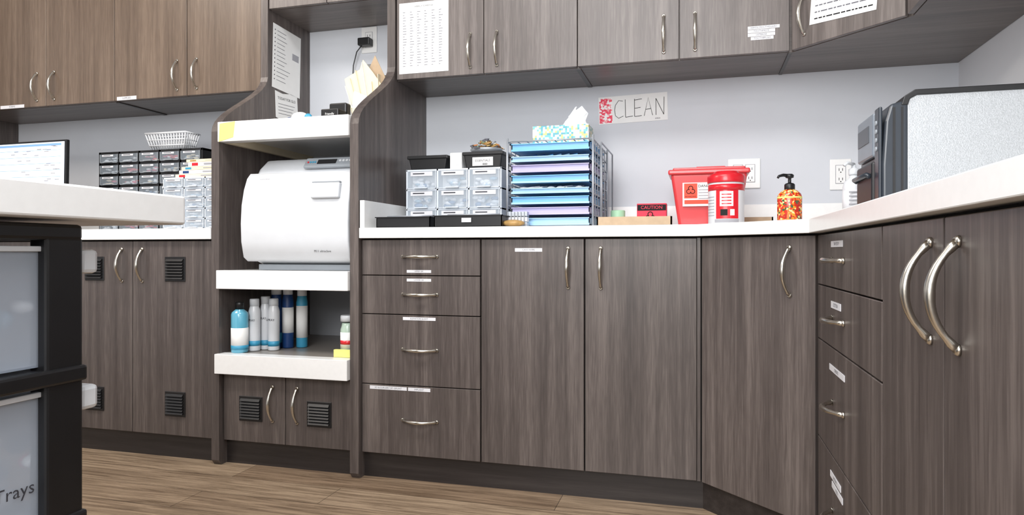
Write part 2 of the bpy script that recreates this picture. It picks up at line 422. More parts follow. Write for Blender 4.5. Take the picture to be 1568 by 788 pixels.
for i, (dx, w) in enumerate(((0.165, .085), (0.16, .075), (0.165, .07), (0.17, .06))):
    label(b, UB, dx+(0.005 if i % 2 else 0), dx+w+0.02, 1.602-i*0.0125, 1.613-i*0.0125, ['XEROX MOUTHGUARD', 'TOOTHPASTE', 'LISTERINE', 'TOOTHBRUSH'][i])
b.done()
b = B('upper_cabinet')
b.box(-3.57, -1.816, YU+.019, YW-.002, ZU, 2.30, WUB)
ux = [-3.57, -3.405, -3.005, -2.600, -2.200, -1.817]
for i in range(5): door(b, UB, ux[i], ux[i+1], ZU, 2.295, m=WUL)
for x in (-2.252, -2.148, -3.06, -2.955): pull(b, UB, x, 1.612)
label(b, UB, -2.585, -2.475, 1.5185, 1.535, 'SUPPLIES'); label(b, UB, -3.29, -3.14, 1.5185, 1.534, 'FORMS')
b.box(-2.61, -2.592, YU+.02, YW-.01, ZU-.004, ZU, WD)
b.done()

# ------------------------------------------------------------------ papers and signs
b = B('paper_schedule'); M = UB @ T(-1.063, -0.0005, 1.682)
b.box(-.106, .106, -0.0008, 0, -.1425, .1425, PAPER, M)
b.text('WEEKLY SCHEDULE', .009, INK, M @ T(0, -.0013, .125))
for i in range(22):
    z = .11-i*.0108
    b.box(-.094, .094, -.0012, -.0008, z-.0005, z, INKL, M)
    if i < 21:
        for j in range(6): b.box(-.090+.031*j, -.090+.031*j+random.uniform(.006, .018), -.0013, -.0008, z-.0068, z-.0048, INKM, M)
for j in range(7): b.box(-.094+.0313*j, -.0934+.0313*j, -.0012, -.0008, -.117, .11, INKL, M)
b.done()
FTL = Matrix(((0, -1, 0, -1.7785), (1, 0, 0, 2.64), (0, 0, 1, 0), (0, 0, 0, 1)))
b = B('paper_instructions'); M = FTL @ T(0, -0.0004, 1.672) @ RY(2)
b.box(-.105, .105, -0.0008, 0, -.14, .14, PAPER, M)
for i in range(13):
    z = .115-i*0.018
    b.lathe([(0.003, 0), (0.003, .0005)], INK, M @ T(-.09, -0.0008, z) @ RX(90), seg=8)
    b.box(-.075, random.uniform(-.02, .03), -0.0013, -0.0008, z-.001, z+.001, INKM, M)
b.box(.04, .09, -0.0013, -0.0008, .02, .05, INKL, M); b.done()
b = B('paper_reminder'); M = FTL @ T(0, -0.0004, 1.475) @ RY(-3)
b.prism([(-.085, -.06), (-.05, -.068), (0, -.06), (.05, -.066), (.085, -.055), (.082, .05), (.03, .056), (-.03, .048), (-.085, .055)], -0.0008, 0, PAPER, 'y', M)
b.text('TODAY FOR GLO', 0.017, INK, M @ T(0, -0.0014, .025))
for i in range(4): b.box(-.065, .06-.01*i, -0.0013, -0.0008, 0-.014*i, .002-.014*i, INKM, M)
b.done()
b = B('paper_notice'); M = UD @ T(0.205, -0.0012, 1.708) @ RY(5)
b.box(-.1175, .1175, -0.0008, 0, -.135, .135, PAPER, M)
b.text('DO NOT REMOVE', .02, INKB, M @ T(0, -.0013, .11))
for i in range(9):
    x = -.10
    while x < .09:
        w_ = random.uniform(.006, .024); b.box(x, min(x+w_, .105), -.0013, -.0008, -.12+i*.021, -.1160+i*.021, INKM if i % 3 else INKB, M); x += w_+.004
b.done()
b = B('clean_sign'); M = T(-0.265, YW-.0012, 1.4155) @ RY(-1.5)
b.box(-.141, .141, -0.0008, 0, -.057, .057, PAPER, M)
b.box(-.138, -.085, -0.0013, -.0008, -.052, .05, REDBRICK, M)
def stroke(pts): b.tube([(x, -0.0014, z) for x, z in pts], 0.0011, INKB, M, seg=5)
x = -.075; h = .034
stroke([(x+.035, h), (x+.018, h+.004), (x+.004, h-.015), (x, 0), (x+.003, -h+.01), (x+.016, -h-.002), (x+.036, -h+.006)])
x = -.030; stroke([(x, h+.006), (x, -h)]); stroke([(x, -h), (x+.03, -h+.003)])
x = .008; stroke([(x, h+.005), (x-.001, -h)]); stroke([(x, h), (x+.03, h+.003)]); stroke([(x, 0), (x+.024, .002)]); stroke([(x, -h), (x+.028, -h+.002)])
x = .046; stroke([(x, -h), (x+.018, h+.006), (x+.034, -h)]); stroke([(x+.006, -.008), (x+.028, -.006)])
x = .094; stroke([(x, -h), (x+.001, h)]); stroke([(x+.001, h), (x+.031, -h)]); stroke([(x+.031, -h), (x+.034, h+.004)])
b.text('AREA', .009, INK, M @ T(.10, -.0014, -.048)); b.done()

def outlet(M, w, h, gangs, name='wall_outlet'):
    b = B(name); b.box(-w/2, w/2, -.006, 0, -h/2, h/2, PLATE, M, bev=0.003)
    for g in range(gangs):
        cx = (g-(gangs-1)/2)*0.046
        b.box(cx-.0185, cx+.0185, -.0063, -.0058, -.036, .036, INKL, M)
        b.box(cx-.0165, cx+.0165, -.009, -.005, -.034, .034, PLATE, M, bev=.0015)
        for s_ in (-1, 1):
            for e in (-.006, .006):
                b.box(cx+e-.001, cx+e+.001, -.0095, -.0089, s_*.018-.005, s_*.018+.005, INKB, M)
            b.lathe([(.0022, 0), (.0022, .0006)], INKB, M @ T(cx, -.009, s_*.018-.010) @ RX(90), seg=10)
    return b
outlet(T(0.172, YW-.0005, 1.132), .122, .118, 2).done()
outlet(T(0.522, YW-.0005, 1.118), .076, .118, 1).done()
b = outlet(T(-1.468, YW-.0005, 1.80), .078, .12, 1)
b.box(-1.505, -1.445, YW-.05, YW-.010, 1.765, 1.80, BLACK, bev=.005)
b.tube([(-1.485, YW-.04, 1.768), (-1.515, YW-.035, 1.74), (-1.535, YW-.03, 1.68), (-1.54, YW-.03, 1.58), (-1.53, YW-.05, 1.46), (-1.50, YW-.08, 1.37), (-1.49, YW-.1, 1.322)], .0025, BLACK)
b.done()

# ------------------------------------------------------------------ island table + cart
b = B('island_counter')
b.prism([(-0.78, -0.9), (-0.78, 0.886), (-0.80, 0.906), (-1.75, 0.906), (-1.75, -0.9)], 0.864, ZC, WHITE, bev=.003)
b.box(-1.74, -1.30, -0.88, -0.02, 0.0, 0.864, W)
b.box(-1.74, -1.68, -0.02, 0.86, 0.0, 0.864, W)
b.done()
b = B('plastic_drawer_cart')
x0, x1, y0, y1 = -1.20, -0.822, 0.30, 0.742
zs = [0.057, 0.257, 0.457, 0.657, 0.848]
b.box(x0, x1, y0, y1, 0.836, 0.858, BLACK, bev=.005)
for px in (x0, x1-.03):
    for py in (y0, y1-.055):
        b.box(px, px+.03, py, py+.055, 0.05, 0.84, BLACK, bev=.004)
        b.lathe([(.008, .03), (.008, .06)], CHROME, T(px+.015, py+.022, 0), seg=10)
        b.lathe([(.018, -.010), (.022, -.006), (.022, .006), (.018, .010)], BLACK, T(px+.015, py+.022, .0225) @ RY(90), seg=16)
for z in zs[:-1]:
    b.box(x0-.002, x1+.004, y0-.002, y1+.004, z-.014, z+.008, BLACK, bev=.004)
for i in range(4):
    z = zs[i]+.012; zt = zs[i+1]-.020
    b.tray(x0+.035, x1-.014, y0+.02, y1-.012, z, zt, FROST, th=.003, rim=0)
    b.box(x1-.016, x1-.009, y0+.02, y1-.012, zt-.007, zt, WPLAS, bev=.001)
    b.box(x0+.032, x1-.032, y1-.012, y1+.002, z, zt, FROST, bev=.003)
    b.box(x0+.12, x1-.005, y1+.002, y1+.030, zt-.038, zt-.004, WPLAS, bev=.006)
    # bagged supplies heaped in the drawer
    for k in range(130):
        hx = random.random(); hy = random.random()
        zc = z+.010+random.random()**1.4*(.085 if i != 3 else .065)*(1-.5*hy)
        b.blob((x1-.035-hx*.26, y1-.035-hy*.34, zc+.010), (random.uniform(.010, .020), random.uniform(.010, .024), random.uniform(.008, .015)), random.choice([BAGS[0], BAGS[0], BAGS[2], PAPER, BAGS[3], BAGS[5], BAGS[4], BAGS[0], CREAM, BAGS[2]]), seg=9, rings=6)
Mc = Matrix(((0, -1, 0, x1-.0135), (1, 0, 0, .62), (0, 0, 1, 0), (0, 0, 0, 1)))
b.text('lip Trays', .024, INK, Mc @ T(.020, -.0008, .515))
b.done()

# ------------------------------------------------------------------ monitor
b = B('computer_monitor'); M = T(-3.010, 2.40, 1.165) @ RZ(-8) @ RY(1.5)
b.box(-.30, .30, 0, .018, -.165, .165, BLACK, M, bev=.004)
b.box(-.290, .290, -.0012, 0, -.148, .156, SCREEN, M)
for i in range(6):
    b.box(-.27, .27, -.0016, -.0012, .12-i*.03, .1215-i*.03, SCRB, M)
for i in range(30):
    xx = random.uniform(-.1, .25); zz = random.uniform(-.05, .14); b.box(xx, xx+.03, -.0016, -.0012, zz, zz+.003, INKL, M)
b.box(-.27, .27, -.0016, -.0012, .140, .150, SCRB, M)
b.box(-.04, .04, .018, .05, -.12, .05, BLACK, M, bev=.004)
b.box(-.02, .02, .03, .05, -.24, -.05, BLACK, M)
b.box(-3.12, -2.90, 2.36, 2.51, .9145, .930, BLACK, bev=.004)
b.done()

# ------------------------------------------------------------------ drawer organizers
def organizer(name, x0, x1, y0, y1, z0, z1, cols, rows, framem, t=.006):
    b = B(name); M = None; dk = framem is BLACK
    b.box(x0, x1, y1-.004, y1, z0, z1, framem, M)
    b.box(x0, x0+t, y0, y1, z0, z1, framem, M, bev=.001); b.box(x1-t, x1, y0, y1, z0, z1, framem, M, bev=.001)
    for r_ in range(rows+1):
        z = z0+(z1-z0-t)*r_/rows; b.box(x0, x1, y0, y1, z, z+t, framem, M)
    cw = (x1-x0-t)/cols; ch = (z1-z0-t)/rows
    for c in range(1, cols):
        b.box(x0+c*cw, x0+c*cw+t, y0, y1, z0, z1, framem, M)
    cm = CLEARD if dk else CLEAR; fr = GPLAS if dk else ORG
    for c in range(cols):
        for r_ in range(rows):
            a = x0+t+c*cw+.001; d = x0+(c+1)*cw-.001; e = z0+t+r_*ch+.001; g = z0+(r_+1)*ch-.001
            b.box(a, d, y0-.004, y0-.001, e, g, cm, M)
            w = d-a
            for q in ((a, a+.0025), (d-.0025, d)): b.box(q[0], q[1], y0-.006, y0-.004, e, g, fr, M)
            b.box(a, d, y0-.006, y0-.004, e, e+.0025, fr, M)
            b.box(a+w*.28, d-w*.28, y0-.016, y0-.004, e+.001, e+.005, fr, M)
            lh = .26 if dk else .27
            b.box(a+w*.12, d-w*(.25 if dk else .12), y0-.0052, y0-.004, g-(g-e)*lh, g-.002, LABEL, M)
            b.box(a+w*.20, d-w*.40, y0-.0057, y0-.0052, g-(g-e)*.17, g-(g-e)*.11, INK, M)
            if dk:
                pal = [[BAGS[0], BAGS[2], INKM], [BAGS[4], BAGS[0], RED], [BAGS[2], BAGS[0], BAGS[1]], [RED, BAGS[4], CREAM], [BAGS[0], BAGS[5], CREAM]][(c*3+r_*2) % 5]
            else:
                pal = [BAGS[0], BAGS[1], BAGS[2], BAGS[5], BAGS[0], BAGS[0]]
            for k in range(14 if not dk else 8):
                b.blob((random.uniform(a+w*.14, d-w*.14), y0+(random.uniform(.014, .035) if not dk else .013), e+(g-e)*random.uniform(.14, .60)), (w*random.uniform(.07, .16), .010, (g-e)*random.uniform(.08, .15)), random.choice(pal), M, seg=8, rings=5)
            if not dk: b.box(a, d, y0+.048, y0+.05, e, g, BAGS[0], M)
    return b
ZL = ZC+.0065
organizer('drawer_organizer', -2.70, -2.125, 2.52, 2.68, ZL, 1.285, 5, 7, BLACK, .010).done()
organizer('drawer_organizer', -2.19, -1.87, 2.36, 2.50, ZL, 1.135, 3, 5, ORG).done()
organizer('drawer_organizer', -1.135, -0.735, 2.50, 2.66, ZC+.0005, 1.150, 3, 3, ORG).done()

b = B('plastic_basket'); x0, x1, y0, y1, z0, z1 = -2.445, -2.225, 2.53, 2.62, 1.2862, 1.362
b.box(x0+.02, x1-.02, y0+.015, y1-.015, z0, z0+.003, WPLAS)
for k in range(15):
    t = k/14
    for (ya, yb) in ((y0, y0+.015), (y1, y1-.015)):
        b.tube([(x0+(x1-x0)*t, ya, z1), (x0+.02+(x1-x0-.04)*t, yb, z0+.002)], .0034, WPLAS, seg=5)
for k in range(7):
    t = k/6
    for (xa, xb) in ((x0, x0+.02), (x1, x1-.02)):
        b.tube([(xa, y0+(y1-y0)*t, z1), (xb, y0+.015+(y1-y0-.03)*t, z0+.002)], .0034, WPLAS, seg=5)
for zz, o in ((z1, 0), (z1-.03, .008), (z1-.055, .014)):
    b.tube([(x0+o, y0+o*.7, zz), (x1-o, y0+o*.7, zz), (x1-o, y1-o*.7, zz), (x0+o, y1-o*.7, zz)], .005 if o == 0 else .0034, WPLAS, seg=6, closed=True)
b.done()
b = B('supply_box_stack')
hz = 1.1355
for i, (w, h) in enumerate([(.24, .016), (.22, .016), (.20, .014), (.14, .018), (.17, .012)]):
    cx = -2.02+random.uniform(-.02, .02)
    b.box(cx-w/2, cx+w/2, 2.39, 2.48, hz, hz+h, PAPER if i % 2 else CREAM, bev=.001)
    b.box(cx-w/2+.02, cx-w/2+.05, 2.389, 2.39, hz+.003, hz+h-.003, (RED, DBLUE, CYAN, RED, GOLD)[i])
    b.box(cx+.01, cx+w/2-.02, 2.389, 2.39, hz+.006, hz+h-.005, INKL)
    hz += h+.0005
b.done()

# ------------------------------------------------------------------ autoclave
b = B('steam_autoclave')
prof = [(2.78, .772), (2.31, .772), (2.27, .785), (2.255, .83), (2.25, .92), (2.255, 1.02), (2.27, 1.10), (2.30, 1.15), (2.345, 1.185), (2.40, 1.195), (2.78, 1.20)]
b.prism(prof, -1.680, -1.236, WPLAS, 'x', bev=.022, seg=4, ang=50, smooth=True)
zz = [.785, .80, .86, .93, 1.00, 1.06, 1.105, 1.125]; yy = [2.245, 2.222, 2.208, 2.205, 2.210, 2.224, 2.243, 2.262]
front = list(zip(yy, zz)); back = [(y+.05, z) for y, z in reversed(front)]
b.prism(front+back, -1.690, -1.232, WPLAS, 'x', bev=.012, seg=4, ang=50, smooth=True)
b.box(-1.66, -1.26, 2.28, 2.74, .7515, .773, GPLAS)
Mf = T(-1.36, 2.292, 1.158) @ RX(-38)
b.box(-.10, .125, -.008, .004, -.022, .026, GPLAS, Mf, bev=.003)
b.box(-.045, .035, -.0095, -.008, -.008, .014, INKB, Mf)
for k in range(4):
    b.lathe([(.006, 0), (.005, .002)], WPLAS, Mf @ T(.055+.014*k-.005, -.008, .006) @ RX(90), seg=12)
    b.lathe([(.004, 0), (.004, .002)], CYAN if k else RED, Mf @ T(-.085+.010*k, -.008, .002) @ RX(90), seg=10)
Mh = T(-1.325, 2.211, 1.048) @ RX(-11)
b.box(-.058, .058, -.008, .01, -.030, .030, WPLAS2, Mh, bev=.006, seg=3)
b.box(-.058, .058, -.006, .008, .030, .034, GPLAS, Mh)
b.text('autoclave', .011, INKM, T(-1.60, 2.2345, 1.100) @ RX(-25))
b.text('M11 ultraclave', .012, INK, T(-1.34, 2.2135, .824) @ RX(8))
b.done()

# ------------------------------------------------------------------ bottles on lower shelf
def bottle(name, x, y, z, r, h, body, cap, lab, labz=(0.15, 0.6), neck=.4, capr=.5, caph=.12, txt=None, band=None):
    b = B(name); M = T(x, y, z)
    hb = h*(1-caph-.06)
    b.lathe([(r*.94, 0), (r, .004), (r, hb*.92), (r*.9, hb*.975), (r*neck, hb+h*.04), (r*neck, h*(1-caph))], body, M)
    b.lathe([(r*capr, h*(1-caph)-.004), (r*capr, h-.003), (r*capr*.9, h)], cap, M)
    b.lathe([(r*1.012, hb*labz[0]), (r*1.012, hb*labz[1])], lab, M)
    if band: b.lathe([(r*1.02, hb*labz[0]), (r*1.02, hb*(labz[0]+.1))], band, M)
    if txt:
        for i, t in enumerate(txt): b.text(t, .013, INK, M @ T(0, -r*1.04, hb*.72-i*.018))
    b.done()
S = .4312
bottle('cleaner_bottle', -1.725, 2.25, S, .032, .195, BLIQ, BLACK, PAPER, (.08, .60), neck=.45, capr=.5, band=CYAN)
bottle('lubricant_bottle', -1.697, 2.302, S, .0225, .205, WPLAS, WPLAS2, CYAN, (.12, .24), neck=.75, capr=.8, txt=['SPRAY'])
bottle('lubricant_bottle', -1.679, 2.348, S, .0225, .212, WPLAS, WPLAS2, CYAN, (.10, .22), neck=.75, capr=.8, txt=['SPRAY'])
bottle('lubricant_bottle', -1.632, 2.335, S, .0225, .205, WPLAS, WPLAS2, CYAN, (.10, .22), neck=.75, capr=.8, txt=['SPRAY'])
bottle('spray_can', -1.665, 2.400, S, .0235, .245, DBLUE, WPLAS, CYAN, (.1, .30), neck=.8, capr=.85, caph=.1)
bottle('spray_can', -1.618, 2.410, S, .0225, .245, DBLUE, WPLAS, PAPER, (.3, .8), neck=.8, capr=.85, caph=.1)
bottle('spray_can', -1.572, 2.44, S, .0225, .238, CYAN, WPLAS, PAPER, (.2, .85), neck=.8, capr=.85, caph=.1)
b = B('test_kit_jar'); M = T(-1.272, 2.28, S)
b.lathe([(.026, 0), (.028, .004), (.028, .10), (.024, .112), (.022, .125)], mat('jar_green', (176, 196, 180), .2, noise=.05), M)
b.lathe([(.028, .13), (.028, .15), (.026, .153)], WPLAS, M); b.lathe([(.0285, .03), (.0285, .09)], PAPER, M)
b.lathe([(.0288, .045), (.0288, .06)], RED, M)
b.box(-.035, .035, -.045, -.030, 0, .028, YEL, M, bev=.001); b.done()

# ------------------------------------------------------------------ items on tower top shelf
S = 1.3195
b = B('file_folders')
b.tray(-1.39, -1.235, 2.52, 2.68, S, S+.10, CREAM, th=.002, rim=0)
for k in range(6):
    M = T(-1.355+.018*k, 2.60, S+.004) @ RY(-20+3.6*k)
    hh = .21+.028*((k*5) % 4)
    b.prism([(-.075, 0), (.070, 0), (.075, hh), (.02, hh+.012), (-.03, hh-.004), (-.075, hh-.008)], -.001, .001, CREAM if k % 3 else PAPER, 'x', M)
M = T(0, 2.535, 0)
b.prism([(-1.385, S+.02), (-1.25, S+.02), (-1.245, S+.17), (-1.30, S+.245), (-1.345, S+.30), (-1.36, S+.26), (-1.43, S+.225)], -.001, .001, CREAM, 'y', M)
b.prism([(-1.37, S+.02), (-1.245, S+.02), (-1.24, S+.20), (-1.30, S+.32), (-1.335, S+.25)], .018, .020, CARD, 'y', M)
b.prism([(-1.40, S+.02), (-1.245, S+.02), (-1.265, S+.12), (-1.38, S+.17)], -.012, -.010, PAPER, 'y', M)
b.done()
b = B('desk_caddy')
b.box(-1.40, -1.325, 2.30, 2.36, S, S+.05, BLACK, bev=.004); b.box(-1.40, -1.325, 2.36, 2.40, S, S+.085, BLACK, bev=.006)
b.text('Friendly', .012, PAPER, T(-1.362, 2.2992, S+.03)); b.done()
b = B('toy_turtle')
b.blob((-1.49, 2.30, S+.022), (.036, .026, .0215), PAPER); b.blob((-1.448, 2.29, S+.020), (.016, .012, .014), CYAN)
b.blob((-1.53, 2.29, S+.012), (.016, .012, .012), DBLUE); b.blob((-1.48, 2.282, S+.009), (.014, .010, .009), GOLD); b.blob((-1.507, 2.28, S+.009), (.012, .010, .009), YEL)
b.done()

# ------------------------------------------------------------------ counter items (back run)
def binbox(name, x0, x1, y0, y1, z0, z1, m, txt=None):
    b = B(name)
    b.frustum(x0, x1, y0, y1, z0, z1-.004, .010, .005, m, bev=.004)
    b.box(x0-.004, x1+.004, y0-.004, y1+.004, z1-.014, z1, m, bev=.003)
    if txt:
        b.box((x0+x1)/2-.042, (x0+x1)/2+.042, y0-.001, y0+.003, z0+.008, z1-.022, PAPER)
        b.text(txt, .012, INK, T((x0+x1)/2, y0-.0016, (z0+z1)/2-.004))
        for k in range(10): b.box((x0+x1)/2+.0+.002*k, (x0+x1)/2+.001+.002*k, y0-.0016, y0-.001, z0+.010, z0+.018, INKB)
    b.done()
binbox('lidded_bin', -1.130, -.965, 2.51, 2.64, 1.1505, 1.207, BLACK)
binbox('lidded_bin', -.895, -.735, 2.51, 2.64, 1.1505, 1.214, BLACK, 'ESSENTIALS')
b = B('glove_box'); b.box(-.955, -.905, 2.52, 2.62, 1.1505, 1.215, PAPER, bev=.002); b.box(-.947, -.913, 2.519, 2.52, 1.165, 1.20, LABEL)
b.done()
b = B('bits_basket')
b.lathe([(.05, 0), (.056, .012), (.056, .018)], CHROME, T(-.82, 2.575, 1.2145), seg=20, sx=1.15)
for k in range(60):
    a = random.uniform(0, 6.28); rr = random.uniform(0, .050); zz = 1.225+random.uniform(0, .036)*(1-rr/.065)
    q = [(-.82+1.15*rr*math.cos(a)+.016*math.cos(t*1.2+k), 2.575+rr*math.sin(a)+.013*math.sin(t*1.2+k), zz+.008*math.sin(t+k*2)+.008) for t in range(5)]
    b.tube(q, .0028, random.choice([NOODLE, GOLD, CHROME, INKM, GREEN]), seg=5)
b.done()
b = B('instrument_tray'); b.tray(-1.135, -.925, 2.24, 2.40, ZC+.0005, .948, BLACK, rim=.004)
b.tube([(-1.12, 2.3, .952), (-.94, 2.32, .955)], .003, CHROME); b.done()
b = B('instrument_tray'); b.tray(-.905, -.655, 2.23, 2.38, ZC+.0005, .950, BLACK, rim=.004)
b.box(-.80, -.765, 2.2245, 2.2258, .925, .940, LABEL); b.tube([(-.88, 2.3, .955), (-.68, 2.29, .955)], .003, CHROME); b.done()
b = B('sponge_pad'); b.blob((-.625, 2.27, .9215), (.042, .03, .0125), GOLD); b.done()

# tray rack
b = B('wire_tray_rack')
x0, x1, y0, y1 = -.672, -.362, 2.42, 2.74; zt = 1.222
for x in (x0-.002, x1+.002):
    for y in (y0-.054, y1): b.tube([(x, y, ZC+.003), (x, y, zt+.012)], .0042, CHROME)
    for y in (y0, y0+.06, y0+.12, y0+.18, y0+.24): b.tube([(x, y, ZC+.01), (x, y, zt)], .0022, CHROME, seg=6)
b.tube([(x1+.026, y0-.02, ZC+.01), (x1+.026, y0-.02, zt-.01), (x1+.026, y1-.02, zt-.01), (x1+.026, y1-.02, ZC+.01)], .003, CHROME, seg=6)
lev = [0.914+.0385*i for i in range(8)]
for z in lev:
    b.tube([(x0, y0-.054, z), (x0, y1, z), (x1, y1, z), (x1, y0-.054, z)], .0026, CHROME, seg=6)
b.tube([(x0, y0-.054, zt), (x1, y0-.054, zt), (x1, y1, zt), (x0, y1, zt)], .003, CHROME, seg=6, closed=True)
for k in range(1, 9):
    x = x0+(x1-x0)*k/9; b.tube([(x, y0-.054, zt), (x, y1, zt)], .0018, CHROME, seg=5); b.tube([(x, y1, ZC+.01), (x, y1, zt)], .0018, CHROME, seg=5)
for k in range(1, 6):
    y = y0+(y1-y0)*k/6; b.tube([(x0, y, zt), (x1, y, zt)], .0018, CHROME, seg=5)
cl = [LBLUE, PURP, BLUE, LBLUE, BLUE, PURP, LBLUE, BLUE]
for i, z in enumerate(lev):
    top = z+.030 if i not in (3, 6) else z+.022
    b.tray(x0+.012, x1-.012, y0-.045, y1-.02, z+.003, top, cl[i], th=.003, rim=.007)
    b.box(x0+.012, x1-.012, y0-.050, y0-.047, z+.003, z+.010, LBLUE if i % 2 == 0 else cl[i])
for k in range(26):
    xx = random.uniform(x0+.03, x1-.08); yy = random.uniform(y0-.035, y0+.05)
    b.tube([(xx, yy, lev[3]+.024), (xx+.05, yy+.02, lev[3]+.031)], .003, random.choice([CHROME, PAPER, BAGS[3]]), seg=5)
for k in range(7):
    xx = x0+.05+.034*k; b.blob((xx, y0-.01, lev[3]+.022), (.018, .02, .010), PAPER, seg=8, rings=5)
for k in range(8):
    xx = x0+.04+.03*k; b.tube([(xx, y0-.02, lev[6]+.012), (xx+.06, y0-.01, lev[6]+.030)], .004, random.choice([BLUE, DBLUE, LBLUE]), seg=5)
b.done()
b = B('instrument_cassette')
for i in range(3): b.box(-.665+.004*i, -.585, 2.31, 2.34, ZC+.001+.019*i, ZC+.018+.019*i, [CHROME, LABEL, CHROME][i], bev=.002)
for i in range(6): b.tube([(-.655+.012*i, 2.306, ZC+.006), (-.655+.012*i, 2.306, ZC+.055)], .0018, GPLAS, seg=5)
b.done()
b = B('tissue_box')
b.box(-.605, -.392, 2.47, 2.585, 1.2265, 1.294, TISP, bev=.002)
b.lathe([(.04, 0), (.04, .0012)], WPLAS, T(-.498, 2.528, 1.2935), sx=1.5)
n = 28; v = []; f = []
for ring, (rr, zz) in enumerate([(.035, 0), (.022, .02), (.026, .040), (.010, .058)]):
    for k in range(n):
        a = 2*math.pi*k/n; q = rr*(1+.35*math.sin(3*a+ring)+.18*math.sin(7*a+ring*2))
        v.append((-.460+q*math.cos(a)*1.25+.006*ring, 2.528+q*math.sin(a)*.7, 1.294+zz*(1+.35*math.cos(a*2+1)*(ring/3))))
for i in range(3):
    for k in range(n):
        k2 = (k+1) % n; f.append((i*n+k, i*n+k2, (i+1)*n+k2, (i+1)*n+k))
f.append(tuple(range(3*n, 4*n)))
b.add(v, f, TISSUE, None, False)
b.prism([(-.505, 1.294), (-.41, 1.294), (-.412, 1.316), (-.438, 1.350), (-.452, 1.362), (-.465, 1.343), (-.49, 1.318)], 2.524, 2.527, TISSUE, 'y', bev=.001)
b.done()

b = B('wooden_tray'); b.tray(-.342, -.088, 2.33, 2.46-.10, ZC+.0005, .942, CARD, th=.005, rim=0); b.done()
b = B('wooden_tray'); b.tray(.02, .262, 2.64, 2.74, ZC+.0005, .950, CARD, th=.005, rim=0); b.done()
b = B('tape_roll'); b.lathe([(.014, 0), (.025, 0), (.027, .003), (.027, .066), (.025, .069), (.014, .069), (.014, 0)], GREEN, T(-.295, 2.56, ZC+.0005)); b.done()
b = B('caution_box')
b.box(-.228, -.118, 2.60, 2.66, ZC+.0005, 1.005, PINK, bev=.002)
b.box(-.226, -.120, 2.5985, 2.60, .978, 1.0, INKB); b.text('CAUTION', .018, PINK, T(-.173, 2.598, .989))
for a in (90, 210, 330):
    cx, cz = -.178+.009*math.cos(math.radians(a)), .955+.009*math.sin(math.radians(a))
    b.tube([(cx+.009*math.cos(math.radians(a+t)), 2.5985, cz+.009*math.sin(math.radians(a+t))) for t in range(-140, 141, 28)], .0016, INKB, seg=5)
b.box(-.150, -.126, 2.5985, 2.60, .935, .940, INKB); b.box(-.150, -.126, 2.5985, 2.60, .948, .952, INKB); b.done()

# sharps container
b = B('sharps_container')
b.frustum(-.098, .162, 2.46, 2.63, ZC+.0005, 1.098, .028, .015, SRED, bev=.010, seg=3)
b.box(-.106, .170, 2.452, 2.638, 1.094, 1.112, SRED, bev=.006, seg=3)
b.box(-.09, .155, 2.468, 2.62, 1.110, 1.120, SRED, bev=.004)
b.box(-.01, .09, 2.50, 2.60, 1.118, 1.126, RED, bev=.003)
Ml = T(-.004, 2.4585, 1.020) @ RX(4.5)
b.box(-.052, .052, -.0015, .002, -.038, .045, PAPER, Ml)
b.box(-.047, -.002, -.002, -.0014, -.010, .042, ORED, Ml)
for a in (90, 210, 330):
    c = (-.0245+.0075*math.cos(math.radians(a)), .018+.0075*math.sin(math.radians(a)))
    b.tube([(c[0]+.0075*math.cos(math.radians(a+t)), -.0024, c[1]+.0075*math.sin(math.radians(a+t))) for t in range(-140, 141, 28)], .0013, INKB, Ml, seg=5)
b.text('BIOHAZARD', .0065, INKB, Ml @ T(-.0245, -.0025, -.004)); b.text('DANGER', .013, INKB, Ml @ T(.027, -.0022, .032))
for i in range(4): b.box(.002, .048, -.0022, -.0015, .018-.010*i, .0205-.010*i, INKL, Ml)
b.box(-.046, .046, -.0022, -.0015, -.030, -.016, ORED, Ml); b.done()

# wipes canister
b = B('wipes_canister'); M = T(.086, 2.33, ZC+.0005)
b.lathe([(.054, 0), (.057, .004), (.057, .137), (.054, .142)], WPLAS, M, seg=40)
b.lathe([(.0595, .138), (.0600, .142), (.0600, .158), (.056, .166), (.040, .171), (.038, .176), (.020, .178), (.0, .178)], RED, M, seg=40)
b.lathe([(.0574, .112), (.0574, .132)], RED, M, seg=40)
def arc(z0, z1, a0, a1, mm, r=.0577):
    n = 10; v = []; f = []
    for k in range(n+1):
        a = math.radians(a0+(a1-a0)*k/n); v += [(r*math.cos(a), r*math.sin(a), z0), (r*math.cos(a), r*math.sin(a), z1)]
    for k in range(n): f.append((2*k, 2*k+2, 2*k+3, 2*k+1))
    b.add(v, f, mm, M, True)
arc(.02, .112, -125, -52, RED); arc(.06, .108, -112, -70, PAPER, .0581); arc(.008, .018, -130, -50, INKL)
for i in range(4): arc(.066+.010*i, .070+.010*i, -106, -76, RED, .0585)
arc(.030, .050, -110, -88, INKB, .0581); arc(.030, .050, -80, -66, PAPER, .0581)
for i in range(7): arc(.03+.010*i, .0325+.010*i, -170, -132, INKL)
b.done()

